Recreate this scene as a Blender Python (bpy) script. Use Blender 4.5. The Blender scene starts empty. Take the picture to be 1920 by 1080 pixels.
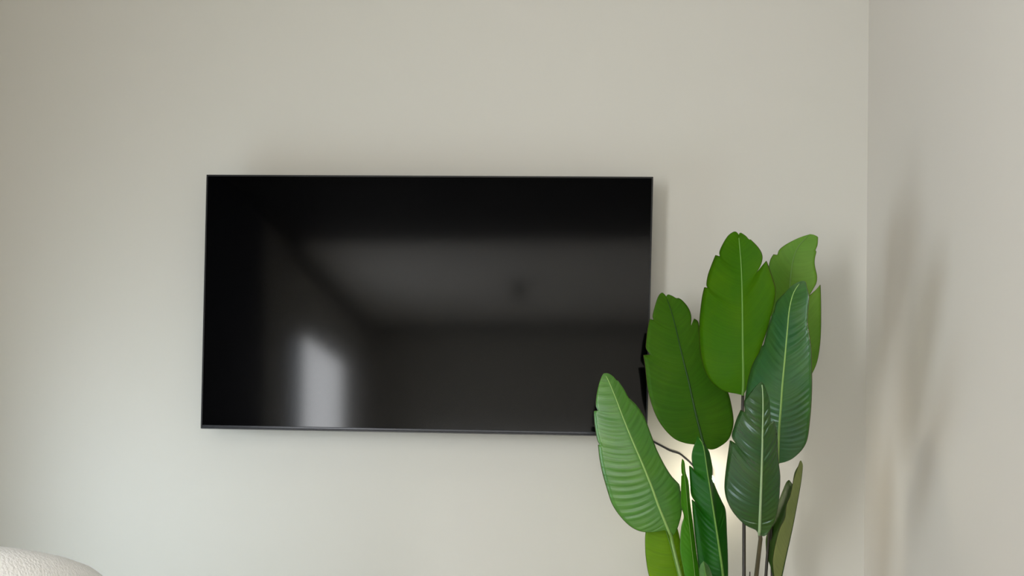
import bpy, bmesh, math, random
from mathutils import Vector, Matrix
random.seed(7)
C = bpy.context.scene.collection
SC = bpy.context.scene
R = math.radians
# ------------------------------------------------------------------ camera
F = 2000.0                      # focal length in pixels of a 1920 px wide frame
PPY = 1000.0                    # the photograph is the upper part of a taller level shot
CAM = Vector((0.0, -3.5, 0.85))
ROT = Matrix.Rotation(R(3.2), 3, 'Z') @ Matrix.Rotation(R(90), 3, 'X') @ Matrix.Rotation(R(0.5), 3, 'Z')
cd = bpy.data.cameras.new('camera'); cam = bpy.data.objects.new('camera', cd); C.objects.link(cam)
cam.matrix_world = Matrix.Translation(CAM) @ ROT.to_4x4()
cd.sensor_width = 36.0; cd.lens = F * 36.0 / 1920.0
cd.shift_y = (PPY - 540.0) / 1920.0
SC.camera = cam
def at(px, py, d):
    """point seen at (px, py) whose distance from the camera along the room is d"""
    v = ROT @ Vector(((px - 960) / F, -(py - PPY) / F, -1.0))
    return CAM + v * (d / v.y)
SET_BACK = 0.20                 # how far the plant stands back towards the wall
# ------------------------------------------------------------------ light
SC.view_settings.view_transform = 'Standard'
SC.view_settings.look = 'None'
SC.view_settings.gamma = 1.0
SC.view_settings.use_curve_mapping = False
SC.view_settings.exposure = -0.17
w = bpy.data.worlds.new('daylight'); SC.world = w; w.use_nodes = True
w.node_tree.nodes['Background'].inputs[0].default_value = (0.80, 0.90, 1.0, 1)
w.node_tree.nodes['Background'].inputs[1].default_value = 3.0
def area(name, loc, rot, sx, sy, power, col):
    l = bpy.data.lights.new(name, 'AREA'); l.shape = 'RECTANGLE'; l.size = sx; l.size_y = sy
    l.energy = power; l.color = col
    o = bpy.data.objects.new(name, l); C.objects.link(o); o.location = loc; o.rotation_euler = rot
    return o
LX, RX, BY, HC = -2.02, 0.943, -7.15, 2.90       # left wall, right wall, back wall, ceiling height
# daylight entering by two windows, and front fill from an added third
area('daylight_terrace_door', (LX + 0.03, -5.2, 1.20), (R(90), 0, R(-90)), 1.3, 2.2, 235, (0.96, 0.975, 1.0))
area('daylight_side_window', (LX + 0.03, -1.15, 0.72), (R(90), 0, R(-90)), 1.1, 1.2, 20, (0.76, 0.90, 1.0))
area('fill_back_window', (-0.35, BY + 0.03, 1.05), (R(90), 0, 0), 2.3, 1.45, 36, (1.0, 0.955, 0.88))

# ------------------------------------------------------------------ helpers
def link(name, bm_or_me, mat, parent=None, smooth=True):
    if isinstance(bm_or_me, bmesh.types.BMesh):
        me = bpy.data.meshes.new(name); bm_or_me.to_mesh(me); bm_or_me.free()
    else: me = bm_or_me
    for p in me.polygons: p.use_smooth = smooth
    me.materials.append(mat)
    o = bpy.data.objects.new(name, me); C.objects.link(o)
    if parent is not None:
        o.parent = parent; o.matrix_parent_inverse = Matrix.Translation(-Vector(parent.location)) if False else Matrix.Identity(4)
        o.location = -Vector(parent.location) if parent.get('origin_world') else (0, 0, 0)
    return o
def thing(name, label, cat, loc):
    """an Empty at the thing's base; its parts are modelled in world coordinates"""
    o = bpy.data.objects.new(name, None); C.objects.link(o); o.location = loc
    o.empty_display_size = 0.1
    o['label'] = label; o['category'] = cat; o['origin_world'] = 1
    return o
def box(bm, a, b, bev=0.0, seg=2):
    a, b = Vector(a), Vector(b)
    g = bmesh.ops.create_cube(bm, size=1.0)
    for v in g['verts']:
        v.co = Vector(((a[i] + b[i]) / 2 + v.co[i] * (b[i] - a[i])) for i in range(3))
    if bev > 0:
        es = list({e for v in g['verts'] for e in v.link_edges})
        bmesh.ops.bevel(bm, geom=es, offset=bev, segments=seg, affect='EDGES', profile=0.5)
    return bm
def tube(bm, pts, rads, n=10, cap=True):
    pts = [Vector(p) for p in pts]
    rings = []; up = None
    for i, p in enumerate(pts):
        t = (pts[min(i + 1, len(pts) - 1)] - pts[max(i - 1, 0)]).normalized()
        if up is None: up = t.orthogonal().normalized()
        up = (up - t * up.dot(t)).normalized(); s = t.cross(up)
        r = rads[i] if isinstance(rads, (list, tuple)) else rads
        rings.append([bm.verts.new(p + (up * math.cos(2 * math.pi * k / n) + s * math.sin(2 * math.pi * k / n)) * r) for k in range(n)])
    for a, b in zip(rings, rings[1:]):
        for k in range(n): bm.faces.new((a[k], a[(k + 1) % n], b[(k + 1) % n], b[k]))
    if cap:
        bm.faces.new(rings[0][::-1]); bm.faces.new(rings[-1])
    return bm
def lathe(bm, prof, n=40, center=(0, 0)):
    rings = [[bm.verts.new((center[0] + r * math.cos(2 * math.pi * k / n), center[1] + r * math.sin(2 * math.pi * k / n), z)) for k in range(n)] for r, z in prof]
    for a, b in zip(rings, rings[1:]):
        for k in range(n): bm.faces.new((a[k], a[(k + 1) % n], b[(k + 1) % n], b[k]))
    bm.faces.new(rings[0][::-1]); bm.faces.new(rings[-1])
    return bm
def spline(pts, n):
    """Catmull-Rom through points; a point with a third value keeps its corner. n samples by arc length."""
    P = [Vector((p[0], p[1])) for p in pts]; S = [len(p) > 2 for p in pts]
    S[0] = S[-1] = True; out = []
    for i in range(len(P) - 1):
        p1, p2 = P[i], P[i + 1]
        p0 = p1 - (p2 - p1) if S[i] else P[i - 1]
        p3 = p2 + (p2 - p1) if S[i + 1] else P[i + 2]
        for k in range(8):
            t = k / 8
            out.append(0.5 * ((2 * p1) + (p2 - p0) * t + (2 * p0 - 5 * p1 + 4 * p2 - p3) * t * t + (3 * p1 - p0 - 3 * p2 + p3) * t ** 3))
    out.append(P[-1])
    L = [0.0]
    for a, b in zip(out, out[1:]): L.append(L[-1] + (b - a).length)
    def f(s):
        x = max(0.0, min(1.0, s)) * L[-1]
        lo, hi = 0, len(L) - 1
        while hi - lo > 1:
            m = (lo + hi) // 2
            if L[m] <= x: lo = m
            else: hi = m
        u = (x - L[lo]) / max(1e-9, L[hi] - L[lo])
        return out[lo].lerp(out[hi], u)
    f.length = L[-1]
    return f
# ------------------------------------------------------------------ materials
def mat(name, col, rough=0.5, spec=0.5, metal=0.0):
    m = bpy.data.materials.new(name); m.use_nodes = True
    b = m.node_tree.nodes['Principled BSDF']
    b.inputs['Base Color'].default_value = (*col, 1); b.inputs['Roughness'].default_value = rough
    b.inputs['Specular IOR Level'].default_value = spec; b.inputs['Metallic'].default_value = metal
    return m
def nodes(m): return m.node_tree.nodes, m.node_tree.links, m.node_tree.nodes['Principled BSDF']
def mottled(name, c1, c2, scale, rough, bump_scale=120, bump=0.05, dist=0.001, spec=0.5):
    m = mat(name, c1, rough, spec); N, L, b = nodes(m)
    tc = N.new('ShaderNodeTexCoord'); n1 = N.new('ShaderNodeTexNoise'); n1.inputs['Scale'].default_value = scale; n1.inputs['Detail'].default_value = 5
    mx = N.new('ShaderNodeMix'); mx.data_type = 'RGBA'
    mx.inputs[6].default_value = (*c1, 1); mx.inputs[7].default_value = (*c2, 1)
    L.new(tc.outputs['Object'], n1.inputs['Vector']); L.new(n1.outputs['Fac'], mx.inputs[0]); L.new(mx.outputs[2], b.inputs['Base Color'])
    n2 = N.new('ShaderNodeTexNoise'); n2.inputs['Scale'].default_value = bump_scale; n2.inputs['Detail'].default_value = 4
    bp = N.new('ShaderNodeBump'); bp.inputs['Strength'].default_value = bump; bp.inputs['Distance'].default_value = dist
    L.new(tc.outputs['Object'], n2.inputs['Vector']); L.new(n2.outputs['Fac'], bp.inputs['Height']); L.new(bp.outputs['Normal'], b.inputs['Normal'])
    return m
M_wall = mottled('greige_wall_paint', (0.525, 0.516, 0.462), (0.542, 0.523, 0.478), 2.2, 0.62, 90, 0.10, 0.0008)
M_wall_r = mottled('greige_wall_warm_light', (0.570, 0.532, 0.482), (0.575, 0.545, 0.487), 2.2, 0.62, 90, 0.10, 0.0008)  # right wall made pinker and lighter, warm light put into its colour
M_ceil = mat('white_ceiling_paint', (0.80, 0.79, 0.75), 0.9)
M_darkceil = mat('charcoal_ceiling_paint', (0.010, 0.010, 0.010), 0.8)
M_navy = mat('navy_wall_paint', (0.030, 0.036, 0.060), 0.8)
M_trim = mat('grey_cornice_paint', (0.16, 0.16, 0.15), 0.7)
M_floor = mottled('pale_oak_floor', (0.50, 0.42, 0.32), (0.58, 0.50, 0.40), 6, 0.5)
M_white = mat('white_lacquer', (0.8, 0.8, 0.78), 0.4)
M_glass = mat('window_glass', (1, 1, 1), 0.0); nodes(M_glass)[2].inputs['Transmission Weight'].default_value = 1.0; nodes(M_glass)[2].inputs['IOR'].default_value = 1.1
M_screen = mat('black_screen_glass', (0.0005, 0.0005, 0.0006), 0.085, 0.195)
M_bezel = mat('black_satin_bezel', (0.006, 0.006, 0.007), 0.32, 0.4)
M_strip = mat('dark_gunmetal_strip', (0.012, 0.013, 0.016), 0.25, 0.5, 0.4)
M_black = mat('matt_black_plastic', (0.012, 0.012, 0.012), 0.55)
M_steel = mat('black_steel', (0.02, 0.02, 0.02), 0.4, 0.5, 0.6)
M_cord = mat('black_rubber_cord', (0.010, 0.010, 0.010), 0.5)

# ------------------------------------------------------------------ room
def struct(name, parts, m, parent=None, bev=0.0):
    bm = bmesh.new()
    for a, b in parts: box(bm, a, b, bev)
    o = link(name, bm, m, parent, smooth=False)
    if parent is None: o['kind'] = 'structure'
    return o
T = 0.15
struct('floor', [((LX - T, BY - T, -0.1), (RX + T, T, 0.0))], M_floor)
struct('wall_back', [((LX - T, 0.0, 0.0), (RX + T, T, HC))], M_wall)                       # the wall the television hangs on
struct('wall_right', [((RX, BY, 0.0), (RX + T, 0.0, HC))], M_wall_r)
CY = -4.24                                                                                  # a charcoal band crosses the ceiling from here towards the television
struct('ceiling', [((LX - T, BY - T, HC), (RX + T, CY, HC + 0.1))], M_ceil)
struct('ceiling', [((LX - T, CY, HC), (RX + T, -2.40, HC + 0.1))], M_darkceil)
struct('ceiling', [((LX - T, -2.40, HC), (RX + T, T, HC + 0.1))], M_ceil)
def holed_x(x0, x1, y0, y1, hy0, hy1, hz0, hz1):
    r = [((x0, y0, 0), (x1, hy0, HC)), ((x0, hy1, 0), (x1, y1, HC)), ((x0, hy0, hz1), (x1, hy1, HC))]
    if hz0 > 0: r.append(((x0, hy0, 0), (x1, hy1, hz0)))
    return r
WY = -3.65
struct('wall_left', holed_x(LX - T, LX, BY, WY, -6.1, -4.3, 0.05, 2.35), M_wall)
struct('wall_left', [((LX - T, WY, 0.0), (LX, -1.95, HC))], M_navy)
struct('wall_left', holed_x(LX - T, LX, -1.95, 0.0, -1.75, -0.55, 0.05, 1.4), M_wall)
hx0, hx1, hz0, hz1 = -1.55, 0.85, 0.3, 1.8
struct('wall_front', [((LX - T, BY - T, 0), (hx0, BY, HC)), ((hx1, BY - T, 0), (RX + T, BY, HC)),
                      ((hx0, BY - T, 0), (hx1, BY, hz0)), ((hx0, BY - T, hz1), (hx1, BY, HC))], M_wall)
struct('trim_1', [((LX, BY, HC - 0.09), (LX + 0.07, CY, HC))], M_trim)
struct('trim_2', [((LX, BY, HC - 0.09), (RX, BY + 0.07, HC))], M_trim)
struct('baseboard_back', [((LX, -0.014, 0), (RX, 0, 0.09))], M_white)
struct('baseboard_right', [((RX - 0.014, BY, 0), (RX, -0.014, 0.09))], M_white)
def window(name, axis, p, a0, a1, z0, z1):
    """frame of four bars and a mullion, two panes; axis 'x' = in a wall of constant x"""
    f = 0.05; mid = (a0 + a1) / 2
    def q(u0, u1, zz0, zz1, t0, t1):
        return ((p + t0, u0, zz0), (p + t1, u1, zz1)) if axis == 'x' else ((u0, p + t0, zz0), (u1, p + t1, zz1))
    o = struct(name, [q(a0, a0 + f, z0, z1, -0.10, -0.04), q(a1 - f, a1, z0, z1, -0.10, -0.04), q(a0 + f, a1 - f, z0, z0 + f, -0.10, -0.04),
                      q(a0 + f, a1 - f, z1 - f, z1, -0.10, -0.04), q(mid - f / 2, mid + f / 2, z0 + f, z1 - f, -0.10, -0.04)], M_white)
    for u0, u1 in ((a0 + f, mid - f / 2), (mid + f / 2, a1 - f)):
        struct('pane', [q(u0, u1, z0 + f, z1 - f, -0.074, -0.066)], M_glass, o)
window('window_1', 'x', LX, -6.1, -4.3, 0.05, 2.35)
window('window_2', 'x', LX, -1.75, -0.55, 0.05, 1.4)
window('fill_window', 'y', BY, hx0, hx1, hz0, hz1)  # unseen window behind the camera, added to carry the front fill
# small dark lamp on the white ceiling, seen only as a smudge mirrored in the screen
lamp = thing('ceiling_lamp', 'small dark round ceiling lamp mirrored faintly in the television screen', 'lamp', (-0.45, -5.5, HC - 0.001))
link('canopy', lathe(bmesh.new(), [(0.02, HC - 0.03), (0.06, HC - 0.027), (0.065, HC - 0.001)], 24, (-0.45, -5.5)), M_trim, lamp)
link('shade', lathe(bmesh.new(), [(0.05, HC - 0.11), (0.06, HC - 0.10), (0.05, HC - 0.05), (0.02, HC - 0.03)], 24, (-0.45, -5.5)), M_trim, lamp)

# ------------------------------------------------------------------ television
YS = -0.13                                            # front of the screen
cn = [at(387, 327.5, 3.5 + YS), at(1225, 331, 3.5 + YS), at(1213.5, 819, 3.5 + YS), at(376, 803, 3.5 + YS)]
ctr = sum(cn, Vector()) / 4
W = ((cn[1] - cn[0]).length + (cn[2] - cn[3]).length) / 2
H = ((cn[3] - cn[0]).length + (cn[2] - cn[1]).length) / 2
dx = (cn[1] - cn[0] + cn[2] - cn[3]).normalized(); dz = (cn[0] - cn[3] + cn[1] - cn[2]).normalized()
tilt = (math.atan2(dx.z, dx.x) + math.atan2(-dz.x, dz.z)) / 2
print('TV', W, H, math.degrees(math.atan2(dx.z, dx.x)), math.degrees(math.atan2(-dz.x, dz.z)), ctr)
tv = bpy.data.objects.new('television', None); C.objects.link(tv)
tv.location = (ctr.x, 0, ctr.z); tv.rotation_euler = (0, -tilt, 0)
tv['label'] = 'large black flat screen television mounted on the wall'; tv['category'] = 'television'
w2, h2 = W / 2, H / 2
bm = bmesh.new(); b_ = 0.005
box(bm, (-w2 + b_, YS + 0.0015, -h2 + 0.012), (w2 - b_, YS + 0.006, h2 - b_)); link('screen', bm, M_screen, tv, False)
bm = bmesh.new()                                         # slim frame round the glass and the thin tray behind it
box(bm, (-w2, YS, h2 - b_), (w2, YS + 0.014, h2), 0.001); box(bm, (-w2, YS, -h2), (-w2 + b_, YS + 0.014, h2 - b_), 0.001)
box(bm, (w2 - b_, YS, -h2), (w2, YS + 0.014, h2 - b_), 0.001); box(bm, (-w2 + b_, YS, -h2), (w2 - b_, YS + 0.014, -h2 + 0.004), 0.001)
box(bm, (-w2 + 0.001, YS + 0.006, -h2 + 0.001), (w2 - 0.001, YS + 0.014, h2 - 0.001)); link('bezel', bm, M_bezel, tv, False)
bm = bmesh.new(); box(bm, (-w2 + b_, YS - 0.0005, -h2 + 0.004), (w2 - b_, YS + 0.008, -h2 + 0.012), 0.0012); link('chin_strip', bm, M_strip, tv, False)
bm = bmesh.new(); box(bm, (-w2 + 0.12, YS + 0.014, -h2 + 0.05), (w2 - 0.12, YS + 0.058, h2 - 0.16), 0.012); link('back_housing', bm, M_black, tv, False)
bm = bmesh.new()
for s in (-1, 1): box(bm, (s * 0.2 - 0.02, YS + 0.058, -0.22), (s * 0.2 + 0.02, YS + 0.078, 0.22), 0.002)
box(bm, (-0.3, YS + 0.078, -0.10), (0.3, -0.0005, 0.10), 0.002); link('wall_bracket', bm, M_steel, tv, False)

# unseen globe light added behind the plant for the warm glow between leaves
nl = at(1326, 900, 3.375)
glow_globe = thing('added_glow_globe', 'small warm globe light added on the wall behind the plant leaves', 'lamp', (nl.x, 0, nl.z))
M_bulb = mat('glowing_globe', (1, 0.95, 0.85), 0.4); b = nodes(M_bulb)[2]
b.inputs['Emission Color'].default_value = (1.0, 0.90, 0.70, 1); b.inputs['Emission Strength'].default_value = 110
link('plug', box(bmesh.new(), (nl.x - 0.028, -0.035, nl.z - 0.04), (nl.x + 0.028, -0.0005, nl.z + 0.04), 0.006), M_white, glow_globe, False)
link('arm', tube(bmesh.new(), [(nl.x, -0.034, nl.z), (nl.x, nl.y + 0.02, nl.z)], 0.006), M_white, glow_globe)
g = bmesh.new(); bmesh.ops.create_uvsphere(g, u_segments=20, v_segments=12, radius=0.022, matrix=Matrix.Translation(nl)); link('globe', g, M_bulb, glow_globe)

# power cord along the wall, from behind the set to an outlet behind the plant
dw = 3.494
cp = spline([(1150, 770), (1190, 808), (1223, 827), (1244, 838), (1258, 845.5), (1274, 850.5), (1285, 859), (1297, 870), (1316, 893), (1326, 930)], 0)
bm = bmesh.new(); tube(bm, [at(*cp(i / 40), dw) for i in range(41)], 0.0030, 8)
cord = link('power_cord', bm, M_cord); cord['label'] = 'thin black power cord running from the television behind the plant'; cord['category'] = 'cord'

# ------------------------------------------------------------------ plant
def leaf_mat(name, col, under, rough=0.36, trans=0.30, spec=0.5, veins=0.35, relief=0.18):
    m = mat(name, col, rough, spec); N, L, b = nodes(m)
    uv = N.new('ShaderNodeUVMap'); sep = N.new('ShaderNodeSeparateXYZ'); L.new(uv.outputs[0], sep.inputs[0])
    geo = N.new('ShaderNodeNewGeometry')
    # fine parallel veins running out from the midrib (u = across, v = vein number)
    mp = N.new('ShaderNodeCombineXYZ'); mul = N.new('ShaderNodeMath'); mul.operation = 'MULTIPLY'; mul.inputs[1].default_value = 0.6
    mul2 = N.new('ShaderNodeMath'); mul2.operation = 'MULTIPLY'; mul2.inputs[1].default_value = 3.2
    L.new(sep.outputs[0], mul.inputs[0]); L.new(sep.outputs[1], mul2.inputs[0]); L.new(mul.outputs[0], mp.inputs[0]); L.new(mul2.outputs[0], mp.inputs[1])
    nv = N.new('ShaderNodeTexNoise'); nv.inputs['Scale'].default_value = 1.0; nv.inputs['Detail'].default_value = 2
    L.new(mp.outputs[0], nv.inputs['Vector'])
    tc = N.new('ShaderNodeTexCoord'); nb = N.new('ShaderNodeTexNoise'); nb.inputs['Scale'].default_value = 9; nb.inputs['Detail'].default_value = 3
    L.new(tc.outputs['Object'], nb.inputs['Vector'])
    base = N.new('ShaderNodeMix'); base.data_type = 'RGBA'; base.inputs[6].default_value = (*col, 1); base.inputs[7].default_value = (*under, 1)
    rmp = N.new('ShaderNodeValToRGB'); rmp.color_ramp.elements[0].position = 0.38; rmp.color_ramp.elements[1].position = 0.68
    L.new(nb.outputs['Fac'], rmp.inputs['Fac']); L.new(rmp.outputs[0], base.inputs[0])
    vr = N.new('ShaderNodeMapRange'); vr.inputs[1].default_value = 0.3; vr.inputs[2].default_value = 0.7
    vr.inputs[3].default_value = 1 - veins * 0.5; vr.inputs[4].default_value = 1 + veins * 0.5
    L.new(nv.outputs['Fac'], vr.inputs[0])
    vm = N.new('ShaderNodeVectorMath'); vm.operation = 'SCALE'; L.new(base.outputs[2], vm.inputs[0]); L.new(vr.outputs[0], vm.inputs['Scale'])
    # thin brownish margin
    ed = N.new('ShaderNodeMapRange'); ed.inputs[1].default_value = 0.982; ed.inputs[2].default_value = 0.996
    ab = N.new('ShaderNodeMath'); ab.operation = 'ABSOLUTE'; L.new(sep.outputs[0], ab.inputs[0]); L.new(ab.outputs[0], ed.inputs[0])
    rim = N.new('ShaderNodeMix'); rim.data_type = 'RGBA'; rim.inputs[7].default_value = (0.05, 0.035, 0.012, 1)
    L.new(ed.outputs[0], rim.inputs[0]); L.new(vm.outputs[0], rim.inputs[6]); L.new(rim.outputs[2], b.inputs['Base Color'])
    bp = N.new('ShaderNodeBump'); bp.inputs['Strength'].default_value = relief; bp.inputs['Distance'].default_value = 0.002
    L.new(nv.outputs['Fac'], bp.inputs['Height']); L.new(bp.outputs['Normal'], b.inputs['Normal'])
    tr = N.new('ShaderNodeBsdfTranslucent'); sh = N.new('ShaderNodeMixShader'); sh.inputs[0].default_value = trans
    tb = N.new('ShaderNodeVectorMath'); tb.operation = 'MULTIPLY'; tb.inputs[1].default_value = (1.25, 1.3, 0.7)
    L.new(rim.outputs[2], tb.inputs[0]); L.new(tb.outputs[0], tr.inputs['Color'])
    out = N['Material Output']; L.new(b.outputs[0], sh.inputs[1]); L.new(tr.outputs[0], sh.inputs[2]); L.new(sh.outputs[0], out.inputs[0])
    return m
def rib_mat(name, col): return mat(name, col, 0.45, 0.2)
M_rib = rib_mat('pale_midrib', (0.24, 0.38, 0.11)); M_rib2 = rib_mat('green_midrib', (0.13, 0.26, 0.05)); M_ribd = rib_mat('dark_midrib', (0.016, 0.055, 0.006))
M_ribt = rib_mat('greyish_midrib', (0.30, 0.42, 0.22))
M_stemg = mottled('green_petiole', (0.13, 0.25, 0.04), (0.17, 0.27, 0.06), 20, 0.45)
M_stemb = mottled('brown_petiole', (0.035, 0.028, 0.014), (0.075, 0.062, 0.025), 14, 0.5)
M_stemk = mottled('dark_brown_petiole', (0.018, 0.014, 0.010), (0.030, 0.024, 0.014), 14, 0.5)
D_MID = 3.0 + SET_BACK
px_, py_ = at(1372, 1000, D_MID).x, at(1372, 1000, D_MID).y
plant = thing('potted_plant', 'tall artificial bird-of-paradise plant with broad green leaves in the corner beside the television', 'plant', (px_, py_, 0))
NU = 9
def leaf(mid, left, right, d_tip, d_base, m, ribm, fold=(0.0, 0.0), curl=(0.0, 0.0), bow=0.0, pitch=11.0, amp=0.0013, skew=0.11, rib=(0.0012, 0.0042), label=None, seed=0, rib_side=-1, bend=0.10):
    """mid/left/right: curves from tip to base as seen from the front; fold and curl carry the half blades
    (towards the camera when negative, in metres at full width), bow arches the blade along its length"""
    rnd = random.Random(seed)
    fm, fl, fr = spline(mid, 0), spline(left, 0), spline(right, 0)
    nv = max(8, int(fm.length / pitch)); rows = nv * 5 + 1
    ph = [rnd.uniform(0.15, 1.3) * (0.75 + 0.35 * math.sin(0.55 * i + seed)) for i in range(nv + 2)]
    wmax = max((fl(i / 40) - fm(i / 40)).length for i in range(41)); wmax = max(wmax, max((fr(i / 40) - fm(i / 40)).length for i in range(41)))
    wpx = wmax
    def tang(m_): return (fm(min(1, m_ + 0.04)) - fm(max(0, m_ - 0.04))).normalized()
    def dep(m_): return SET_BACK + d_tip + (d_base - d_tip) * m_ + bow * 4 * m_ * (1 - m_)
    bm = bmesh.new(); uvl = bm.loops.layers.uv.new('UVMap'); UV = {}
    cen = []
    grid = []
    for i in range(rows):
        r = i / (rows - 1); mm = r + skew * math.sin(math.pi * r)
        p = fm(mm); row = [None] * (2 * NU + 1)
        for side, fe, fo, cu in ((-1, fl, fold[0], curl[0]), (1, fr, fold[1], curl[1])):
            e = fe(r); half = (e - p).length / wmax
            for k in range(0 if side == -1 else 1, NU + 1):
                u = k / NU
                # veins leave the midrib almost squarely and bend towards the tip
                q = p.lerp(e, u) + tang(mm) * (bend * 4 * u * (1 - u) * half * wpx * min(1, 5 * r) * min(1, 5 * (1 - r)))
                wv = u * half
                ripple = amp * math.sin(2 * math.pi * r * nv) * ph[int(r * nv)] * math.sin(math.pi * min(1, u * 1.05)) ** 0.7 * min(1, 6 * r) * min(1, 6 * (1 - r))
                slow = 0.004 * math.sin(3.1 * r + 2.2 * u * side + seed) * u * half
                d = dep(mm) + fo * wv + cu * wv * wv + ripple + slow
                v = bm.verts.new(at(q.x, q.y, d)); UV[v] = (u * side, r * nv + 31 * seed)
                row[NU + side * k] = v
        grid.append(row)
    for a, b in zip(grid, grid[1:]):
        for k in range(2 * NU):
            try: f = bm.faces.new((a[k], a[k + 1], b[k + 1], b[k]))
            except ValueError: continue
            for l in f.loops: l[uvl].uv = UV[l.vert]
    o = link('leaf', bm, m, plant)
    s = o.modifiers.new('thickness', 'SOLIDIFY'); s.thickness = 0.0009; s.offset = 0
    if label: o['label'] = label
    bm = bmesh.new(); n = 36
    pts = [at(*fm(0.02 + 0.98 * i / n), dep(0.02 + 0.98 * i / n) + rib_side * 0.0010) for i in range(n + 1)]
    tube(bm, pts, [rib[0] + (rib[1] - rib[0]) * (i / n) for i in range(n + 1)], 8)
    rb = link('midrib', bm, ribm, None); rb.parent = o
    return o
def stem(pix, r0, r1, m, foot):
    """petiole: (px, py, depth) points, then down into the pot at foot"""
    pts = [at(p[0], p[1], p[2] + SET_BACK) for p in pix]
    a = pts[-1]; b = Vector((px_ + foot[0], py_ + foot[1], 0.24)); t = (pts[-1] - pts[-2]).normalized()
    for k in range(1, 9):
        s = k / 8; pts.append((a + t * 0.25 * s).lerp(b, s * s * (3 - 2 * s)) if s < 1 else b)
    # resample smoothly
    n = len(pts); rad = [r0 + (r1 - r0) * i / (n - 1) for i in range(n)]
    return link('stem', tube(bmesh.new(), pts, rad, 10), m, plant)

L_top = leaf_mat('leaf_yellow_green', (0.046, 0.152, 0.001), (0.064, 0.172, 0.001), 0.5, 0.30, 0.10, 0.14)
L_back = leaf_mat('leaf_soft_green', (0.125, 0.285, 0.026), (0.150, 0.305, 0.032), 0.5, 0.30, 0.2, 0.10)
L_mid = leaf_mat('leaf_mid_green', (0.034, 0.122, 0.002), (0.048, 0.138, 0.003), 0.5, 0.28, 0.12, 0.18)
L_blue = leaf_mat('leaf_bluish_green', (0.028, 0.112, 0.030), (0.044, 0.130, 0.020), 0.30, 0.18, 0.7, 0.30, 0.45)
L_deep = leaf_mat('leaf_deep_green', (0.014, 0.068, 0.013), (0.024, 0.076, 0.006), 0.26, 0.15, 0.7, 0.30, 0.45)
L_fresh = leaf_mat('leaf_fresh_green', (0.072, 0.225, 0.036), (0.092, 0.25, 0.030), 0.30, 0.25, 0.65, 0.26, 0.40)
L_lime = leaf_mat('leaf_lime_green', (0.055, 0.25, 0.004), (0.075, 0.27, 0.006), 0.5, 0.35, 0.3, 0.08)
L_dark = leaf_mat('leaf_dark_green', (0.006, 0.085, 0.002), (0.016, 0.115, 0.003), 0.4, 0.18, 0.25, 0.14)
L_olive = leaf_mat('leaf_olive_green', (0.13, 0.29, 0.004), (0.17, 0.31, 0.006), 0.5, 0.35, 0.15, 0.14)
def two_tone(m, top):
    """the half with negative u shows the darker upper side of the blade"""
    N, L, b = nodes(m); rim = [n for n in N if n.type == 'MIX' and n.inputs[7].default_value[0] < 0.06][0]
    src = rim.inputs[6].links[0].from_socket; sp = [n for n in N if n.type == 'SEPXYZ'][0]
    lt = N.new('ShaderNodeMath'); lt.operation = 'LESS_THAN'; lt.inputs[1].default_value = 0.0; L.new(sp.outputs[0], lt.inputs[0])
    mx = N.new('ShaderNodeMix'); mx.data_type = 'RGBA'; mx.inputs[7].default_value = (*top, 1)
    L.new(lt.outputs[0], mx.inputs[0]); L.new(src, mx.inputs[6]); L.new(mx.outputs[2], rim.inputs[6])
    return m
L_under = leaf_mat('leaf_pale_underside', (0.23, 0.29, 0.095), (0.27, 0.32, 0.11), 0.5, 0.25, 0.12, 0.12)
two_tone(L_under, (0.035, 0.085, 0.010))

# top right, behind
leaf([(1519, 439), (1497, 462), (1487, 488), (1482, 524), (1481, 560), (1484, 620), (1488, 680), (1492, 732)],
     [(1519, 439), (1503, 444), (1487, 451), (1471, 460), (1461, 468.5), (1457.5, 478, 1), (1450, 476.7, 1), (1444, 488), (1441, 505), (1441, 540), (1446, 590), (1455, 640), (1468, 690), (1484, 725), (1492, 732)],
     [(1519, 439), (1526, 440, 1), (1534, 444, 1), (1533, 459), (1529, 469, 1), (1531, 472, 1), (1528, 485), (1528, 498), (1532, 517), (1531, 530), (1526, 540), (1517, 555, 1), (1530, 543), (1538.5, 533, 1), (1539.5, 566), (1539.5, 614), (1537.5, 647), (1532.7, 676), (1525, 696), (1510, 722), (1492, 732)],
     2.94, 3.06, L_back, M_rib2, fold=(0.01, -0.02), bow=-0.01, seed=1, amp=0.0003)
# tallest, centre
leaf([(1385, 440), (1390, 501), (1392, 566), (1393, 647), (1394, 712), (1393, 741)],
     [(1382, 436), (1377, 434), (1366, 441), (1356, 456), (1349, 472), (1350, 481, 1), (1341.5, 478, 1), (1333.5, 498), (1327, 517), (1324.5, 534), (1327, 540, 1), (1320.5, 538, 1), (1315.6, 562), (1311.4, 601), (1311, 634), (1314.7, 669), (1322, 695), (1333.4, 715), (1348, 728), (1364, 735), (1380, 738), (1393, 741)],
     [(1386, 440), (1388, 436), (1398, 442), (1404, 449, 1), (1407.5, 449, 1), (1417.7, 459), (1426, 470), (1429.7, 481.5), (1427, 496), (1418, 512, 1), (1430, 497), (1437, 488.7, 1), (1442, 501), (1448.5, 520.5), (1454, 540), (1453, 560), (1449, 580), (1440, 614), (1429, 647), (1416, 685), (1404, 718), (1398, 733), (1393, 741)],
     2.74, 2.92, L_top, M_rib2, fold=(0.10, -0.11), bow=-0.02, seed=2, amp=0.00022)
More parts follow.
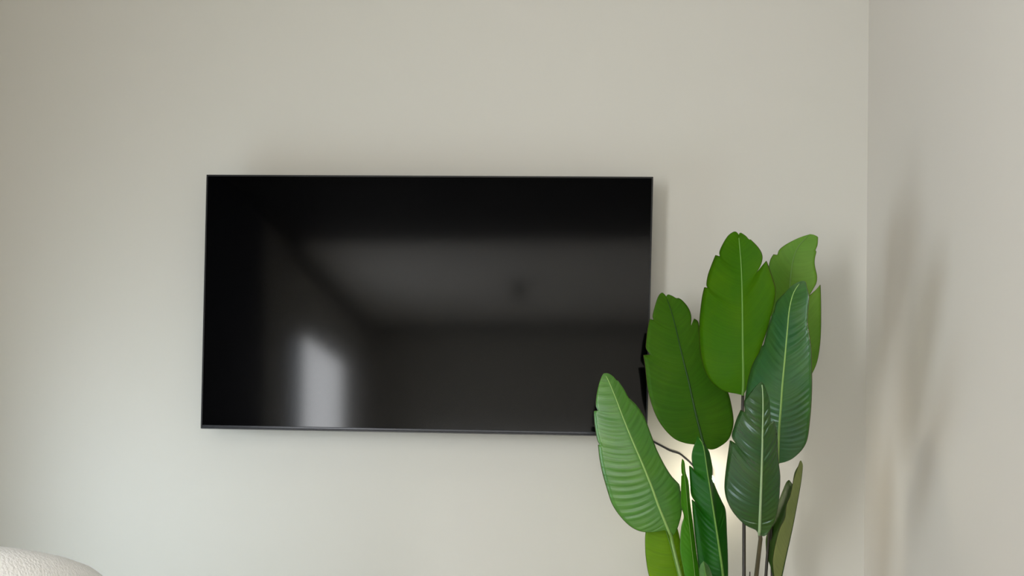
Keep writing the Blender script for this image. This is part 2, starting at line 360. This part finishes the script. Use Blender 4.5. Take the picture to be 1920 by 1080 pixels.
# left of the tallest
leaf([(1249, 556), (1259, 585), (1268.5, 620.5), (1278, 662), (1291, 714), (1304, 773), (1315, 817), (1321, 840)],
     [(1247, 553), (1241, 548.5), (1234, 556), (1228, 573.5), (1223.5, 592), (1225.5, 600, 1), (1218, 598, 1), (1214, 617), (1211, 643), (1211.5, 654), (1219, 664.5, 1), (1206, 665.5, 1), (1209.5, 688.5), (1213.4, 724), (1220, 753), (1231, 782), (1246, 805), (1265, 823), (1285, 831), (1304, 834), (1321, 840)],
     [(1250, 554), (1253, 552), (1261, 555), (1268, 559.5, 1), (1271, 558.5, 1), (1278, 562), (1289.5, 575), (1296, 591), (1295.5, 611, 1), (1301.5, 597, 1), (1309, 603), (1312, 620), (1320, 645), (1333, 672), (1350, 705), (1365, 735), (1371.5, 760), (1375.4, 786), (1373.7, 805), (1365.6, 824.5), (1349.5, 837.5), (1335, 843), (1321, 840)],
     3.08, 3.06, L_mid, M_ribd, fold=(-0.01, 0.02), bow=-0.015, seed=3, amp=0.00025)
# right, front
leaf([(1503, 527), (1489, 547), (1480.5, 578), (1476.7, 617), (1471.5, 676), (1467, 725), (1464, 770), (1461, 809), (1459, 869)],
     [(1503, 527), (1495, 530), (1483, 537.6), (1469, 552), (1456, 566), (1452, 583, 1), (1447, 593), (1438, 622), (1432, 646, 1), (1427, 651, 1), (1423.5, 661), (1412, 681.5), (1404, 707), (1399, 733), (1396, 765), (1400, 805), (1413, 840), (1435, 862), (1459, 869)],
     [(1503, 527), (1510, 528), (1513, 539), (1517, 557), (1515.6, 578), (1514.5, 604), (1518, 630), (1521, 653), (1522, 681.5), (1522.8, 720), (1521.5, 757), (1518.5, 792), (1514, 823), (1505, 842), (1488, 858.5), (1473, 866), (1459, 869)],
     2.56, 2.84, L_blue, M_rib, fold=(0.07, -0.12), curl=(0.02, 0.0), bow=-0.02, seed=4, amp=0.0021, skew=0.15, pitch=12)
# centre, front
leaf([(1428, 716), (1430, 733), (1430.7, 764), (1430, 810), (1429, 857), (1427, 919), (1425, 974), (1424, 1003)],
     [(1428, 716), (1424, 717), (1418, 723), (1408.5, 734), (1401, 744), (1395.6, 752), (1396.5, 773, 1), (1389, 768, 1), (1381.7, 784), (1376, 801), (1372, 818), (1380, 832, 1), (1368.7, 825, 1), (1366, 844), (1361, 880), (1358.6, 904), (1359, 921), (1363, 938), (1373, 958), (1388, 976), (1402, 987), (1416, 993), (1424, 1003)],
     [(1428, 716), (1432, 720), (1438, 734), (1442, 747), (1444, 765), (1445, 794, 1), (1451, 788, 1), (1455.7, 805), (1458, 823), (1458.5, 844), (1460, 866), (1463, 892), (1462, 924), (1459, 952), (1453.6, 974), (1444, 994), (1434, 1005), (1424, 1003)],
     2.40, 2.72, L_deep, M_ribt, fold=(0.03, -0.07), curl=(0.02, 0.0), bow=-0.02, seed=5, amp=0.0028, skew=0.17, pitch=12)
# lower left, front
leaf([(1132, 700), (1139, 709.5), (1153.5, 743.5), (1168, 782), (1185, 824), (1203, 866), (1222, 913), (1236, 952), (1250, 986), (1257, 1003)],
     [(1132, 700), (1128, 706), (1123, 720), (1118.5, 740), (1117, 760), (1121, 770, 1), (1113, 770, 1), (1114.6, 795), (1119, 822), (1124, 834, 1), (1121, 833, 1), (1123.6, 858), (1129, 885.6), (1137.5, 916), (1147, 944), (1161, 966), (1178, 984), (1194, 994), (1211, 998), (1231, 997), (1247, 994), (1257, 1003)],
     [(1132, 700), (1140, 700), (1148.6, 704.6), (1156, 713, 1), (1158.5, 713, 1), (1169.6, 729), (1179, 746, 1), (1181, 747, 1), (1194, 760), (1207, 779), (1215, 799), (1219.4, 811), (1230.6, 841), (1244.4, 869), (1258, 891), (1269.4, 903.6), (1274.4, 910.6), (1277.5, 935), (1278, 961), (1272, 985.6), (1264, 1002), (1257, 1003)],
     2.94, 2.99, L_fresh, M_rib, fold=(-0.01, 0.04), curl=(0.02, 0.02), bow=-0.02, seed=6, amp=0.0015, skew=0.10, pitch=13)
# low, dark, behind the lime one
leaf([(1307.4, 817), (1315, 827), (1319, 837), (1322, 854), (1326.7, 887), (1331, 913), (1339.7, 969), (1348, 1024), (1355, 1074), (1360, 1130)],
     [(1307.4, 817), (1305, 827), (1300, 839), (1297, 852.6), (1297.5, 866), (1302, 883, 1), (1297, 876), (1292, 872.6, 1), (1292.6, 884), (1294, 906), (1296, 927), (1304, 942, 1), (1297, 936, 1), (1300, 974), (1306, 1030), (1314, 1080), (1335, 1120), (1360, 1130)],
     [(1307.4, 817), (1315, 826), (1322, 836), (1329, 845), (1332.6, 858.5), (1335.6, 875), (1336, 884), (1335.5, 897), (1338.5, 906), (1346, 924), (1353, 939), (1360.6, 958), (1363, 1002), (1364.7, 1044), (1365, 1080), (1363, 1115), (1360, 1130)],
     2.90, 2.98, L_dark, M_rib2, fold=(0.03, 0.03), seed=7, amp=0.0010, skew=0.13)
# low lime-green, seen almost edge-on
leaf([(1279, 860), (1282, 880), (1286, 912), (1289, 950), (1293, 990), (1298, 1035), (1303, 1080), (1306, 1125)],
     [(1279, 860), (1277.5, 872), (1277.8, 886, 1), (1280, 891, 1), (1277.5, 892, 1), (1277, 913), (1276.4, 946), (1280.6, 960), (1282, 970), (1277, 990), (1275, 1030), (1280.6, 1063), (1286, 1085), (1306, 1125)],
     [(1279, 860), (1283, 866), (1285.5, 885.6), (1291, 905), (1294.4, 946.7), (1300, 988), (1305.6, 1035.6), (1311, 1080), (1306, 1125)],
     2.96, 2.97, L_lime, M_rib2, fold=(-0.01, 0.02), seed=8, amp=0.0006, rib=(0.0006, 0.0012))
# low left, behind the front leaf
leaf([(1236, 948), (1246, 985), (1255, 1015), (1263, 1045), (1272, 1080), (1280, 1120), (1284, 1150)],
     [(1236, 948), (1222, 965), (1213, 985), (1209.7, 1004), (1209.5, 1024), (1211, 1047), (1217, 1080), (1232, 1115), (1260, 1143), (1284, 1150)],
     [(1236, 948), (1254, 960), (1266, 980), (1273, 1002), (1278, 1030), (1281, 1055), (1284, 1080), (1288, 1120), (1284, 1150)],
     3.04, 3.06, L_olive, M_rib2, fold=(0.0, 0.02), seed=9, amp=0.0010, rib=(0.0008, 0.0018))
# small one at the bottom edge
leaf([(1319, 1052), (1322, 1070), (1327, 1095), (1333, 1130)],
     [(1319, 1052), (1313, 1060), (1311, 1075), (1315, 1100), (1333, 1130)], [(1319, 1052), (1327, 1060), (1334, 1075), (1338, 1100), (1333, 1130)],
     2.82, 2.88, L_fresh, M_rib2, fold=(0.02, 0.03), seed=10, amp=0.0008, rib=(0.0006, 0.0018))
# lower right, folded along its midrib: far half, near half showing the pale underside
leaf([(1504, 868), (1505, 873), (1502, 902), (1494, 947), (1485.5, 991), (1474.4, 1041), (1466, 1080), (1456, 1125)],
     [(1504, 868), (1499, 871), (1490, 886), (1486, 908, 1), (1479.4, 899.4, 1), (1474, 905), (1466, 924), (1458, 945), (1447, 975), (1437, 1005), (1436, 1025), (1438, 1045), (1444, 1060), (1450, 1085), (1456, 1125)],
     [(1504, 868), (1501, 863), (1497, 873), (1490, 893), (1486.5, 906), (1482, 928), (1475, 946), (1471.5, 971), (1462, 991), (1455, 1016), (1449.4, 1046), (1449.4, 1063), (1452, 1085), (1456, 1125)],
     2.97, 2.99, L_under, M_ribd, fold=(0.07, -0.09), seed=11, amp=0.0008, rib=(0.0008, 0.002), label='folded leaf showing its pale underside')

# petioles
stem([(1393, 736, 2.923), (1392, 775, 2.94), (1394, 870, 2.97), (1395, 985, 2.98), (1395, 1080, 2.98)], 0.0045, 0.0075, M_stemk, (0.01, 0.01))
stem([(1424, 996, 2.723), (1426, 1010, 2.735), (1422, 1045, 2.77), (1418, 1080, 2.80)], 0.0055, 0.0085, M_stemb, (0.03, -0.03))
stem([(1459, 862, 2.848), (1452, 910, 2.89), (1444, 980, 3.02), (1438, 1050, 3.02), (1436, 1080, 3.02)], 0.0040, 0.0065, M_stemk, (0.05, 0.0))
stem([(1492, 726, 3.02), (1478, 790, 3.03), (1456, 850, 3.04), (1448, 900, 3.05), (1446, 980, 3.05), (1448, 1080, 3.05)], 0.0040, 0.0065, M_stemk, (0.05, 0.05))
stem([(1257, 999, 2.988), (1261, 1020, 2.985), (1268, 1048, 2.98), (1276, 1080, 2.97), (1285, 1115, 2.98)], 0.0045, 0.0075, M_stemg, (-0.05, -0.02))
stem([(1321, 834, 3.062), (1323, 870, 3.06), (1330, 930, 3.05), (1342, 1010, 3.04), (1350, 1090, 3.02)], 0.0045, 0.0070, M_stemk, (-0.02, 0.03))
stem([(1360, 1122, 2.98), (1361, 1160, 2.98)], 0.0050, 0.0070, M_stemb, (-0.01, -0.03))
stem([(1306, 1118, 2.97), (1311, 1160, 2.98)], 0.0050, 0.0070, M_stemg, (-0.04, 0.0))
stem([(1284, 1144, 3.06), (1291, 1180, 3.05)], 0.0050, 0.0070, M_stemg, (-0.05, 0.03))
stem([(1333, 1124, 2.88), (1337, 1160, 2.90)], 0.0040, 0.0060, M_stemg, (-0.02, -0.05))
stem([(1456, 1119, 2.99), (1450, 1160, 2.99)], 0.0045, 0.0065, M_stemb, (0.06, -0.01))
stem([(1406, 1072, 3.0), (1406, 1084, 3.0), (1405, 1110, 3.0)], 0.0016, 0.0040, M_stemk, (0.02, -0.01))
M_pot = mottled('white_ceramic', (0.72, 0.71, 0.68), (0.76, 0.75, 0.72), 4, 0.4)
M_soil = mottled('dark_soil', (0.03, 0.022, 0.015), (0.07, 0.05, 0.035), 40, 0.95, 60, 0.8, 0.01)
link('pot', lathe(bmesh.new(), [(0.10, 0.0), (0.115, 0.004), (0.150, 0.24), (0.155, 0.27), (0.150, 0.275), (0.142, 0.27), (0.138, 0.22)], 40, (px_, py_)), M_pot, plant)
link('soil', lathe(bmesh.new(), [(0.136, 0.222), (0.137, 0.243), (0.06, 0.25), (0.01, 0.252)], 40, (px_, py_)), M_soil, plant)

# ------------------------------------------------------------------ armchair
M_boucle = mat('white_boucle', (0.93, 0.93, 0.93), 0.95, 0.1); N, L, b = nodes(M_boucle)
tc = N.new('ShaderNodeTexCoord'); vo = N.new('ShaderNodeTexVoronoi'); vo.inputs['Scale'].default_value = 165
no = N.new('ShaderNodeTexNoise'); no.inputs['Scale'].default_value = 260; no.inputs['Detail'].default_value = 3; no.inputs['Distortion'].default_value = 1.2
ad = N.new('ShaderNodeMath'); ad.operation = 'SUBTRACT'; bp = N.new('ShaderNodeBump'); bp.inputs['Strength'].default_value = 0.6; bp.inputs['Distance'].default_value = 0.003
L.new(tc.outputs['Object'], vo.inputs['Vector']); L.new(tc.outputs['Object'], no.inputs['Vector']); L.new(no.outputs['Fac'], ad.inputs[0]); L.new(vo.outputs['Distance'], ad.inputs[1])
L.new(ad.outputs[0], bp.inputs['Height']); L.new(bp.outputs['Normal'], b.inputs['Normal'])
M_wood = mat('dark_wood', (0.06, 0.04, 0.025), 0.5)
ax, ay = -1.445, -1.42
chair = thing('armchair', 'white boucle armchair with a rounded back at lower left before the wall', 'armchair', (ax, ay, 0))
def shell(bm, z0, face, open_deg, ro, thick, hgt):
    """tub back: a padded wall bent round the seat; hgt(phi) its height"""
    nphi, npf = 96, 28; rings = []
    a0, a1 = R(face + open_deg / 2), R(face + 360 - open_deg / 2)
    for i in range(nphi + 1):
        t = i / nphi; ph = a0 + (a1 - a0) * t; z1 = hgt(t)
        endk = min(1.0, min(t, 1 - t) / 0.05); sc = math.sqrt(max(0.0, 1 - (1 - endk) ** 2)) * 0.85 + 0.15
        ring = []
        for k in range(npf):
            q = 2 * math.pi * k / npf; c_, s_ = math.cos(q), math.sin(q)
            ex = 0.5 if s_ > 0 else 0.3
            rr = ro - thick / 2 + thick / 2 * sc * math.copysign(abs(c_) ** 0.6, c_)
            zz = (z0 + z1) / 2 + (z1 - z0) / 2 * math.copysign(abs(s_) ** 0.25, s_)
            ring.append(bm.verts.new((ax + rr * math.cos(ph), ay + rr * math.sin(ph), zz)))
        rings.append(ring)
    for a, b in zip(rings, rings[1:]):
        for k in range(npf): bm.faces.new((a[k], a[(k + 1) % npf], b[(k + 1) % npf], b[k]))
    bm.faces.new(rings[0][::-1]); bm.faces.new(rings[-1])
    bmesh.ops.recalc_face_normals(bm, faces=bm.faces[:])
    return bm
def hg(t):
    return 0.604 + 0.23 * math.sin(math.pi * t) ** 0.55
link('backrest', shell(bmesh.new(), 0.10, 120, 120, 0.50, 0.20, hg), M_boucle, chair)
link('seat', lathe(bmesh.new(), [(0.05, 0.13), (0.30, 0.13), (0.345, 0.16), (0.355, 0.30), (0.345, 0.40), (0.30, 0.435), (0.05, 0.445)], 48, (ax, ay)), M_boucle, chair)
for sx in (-1, 1):
    for sy in (-1, 1):
        link('leg', lathe(bmesh.new(), [(0.016, 0.0), (0.018, 0.005), (0.026, 0.14)], 16, (ax + sx * 0.25, ay + sy * 0.25)), M_wood, chair)
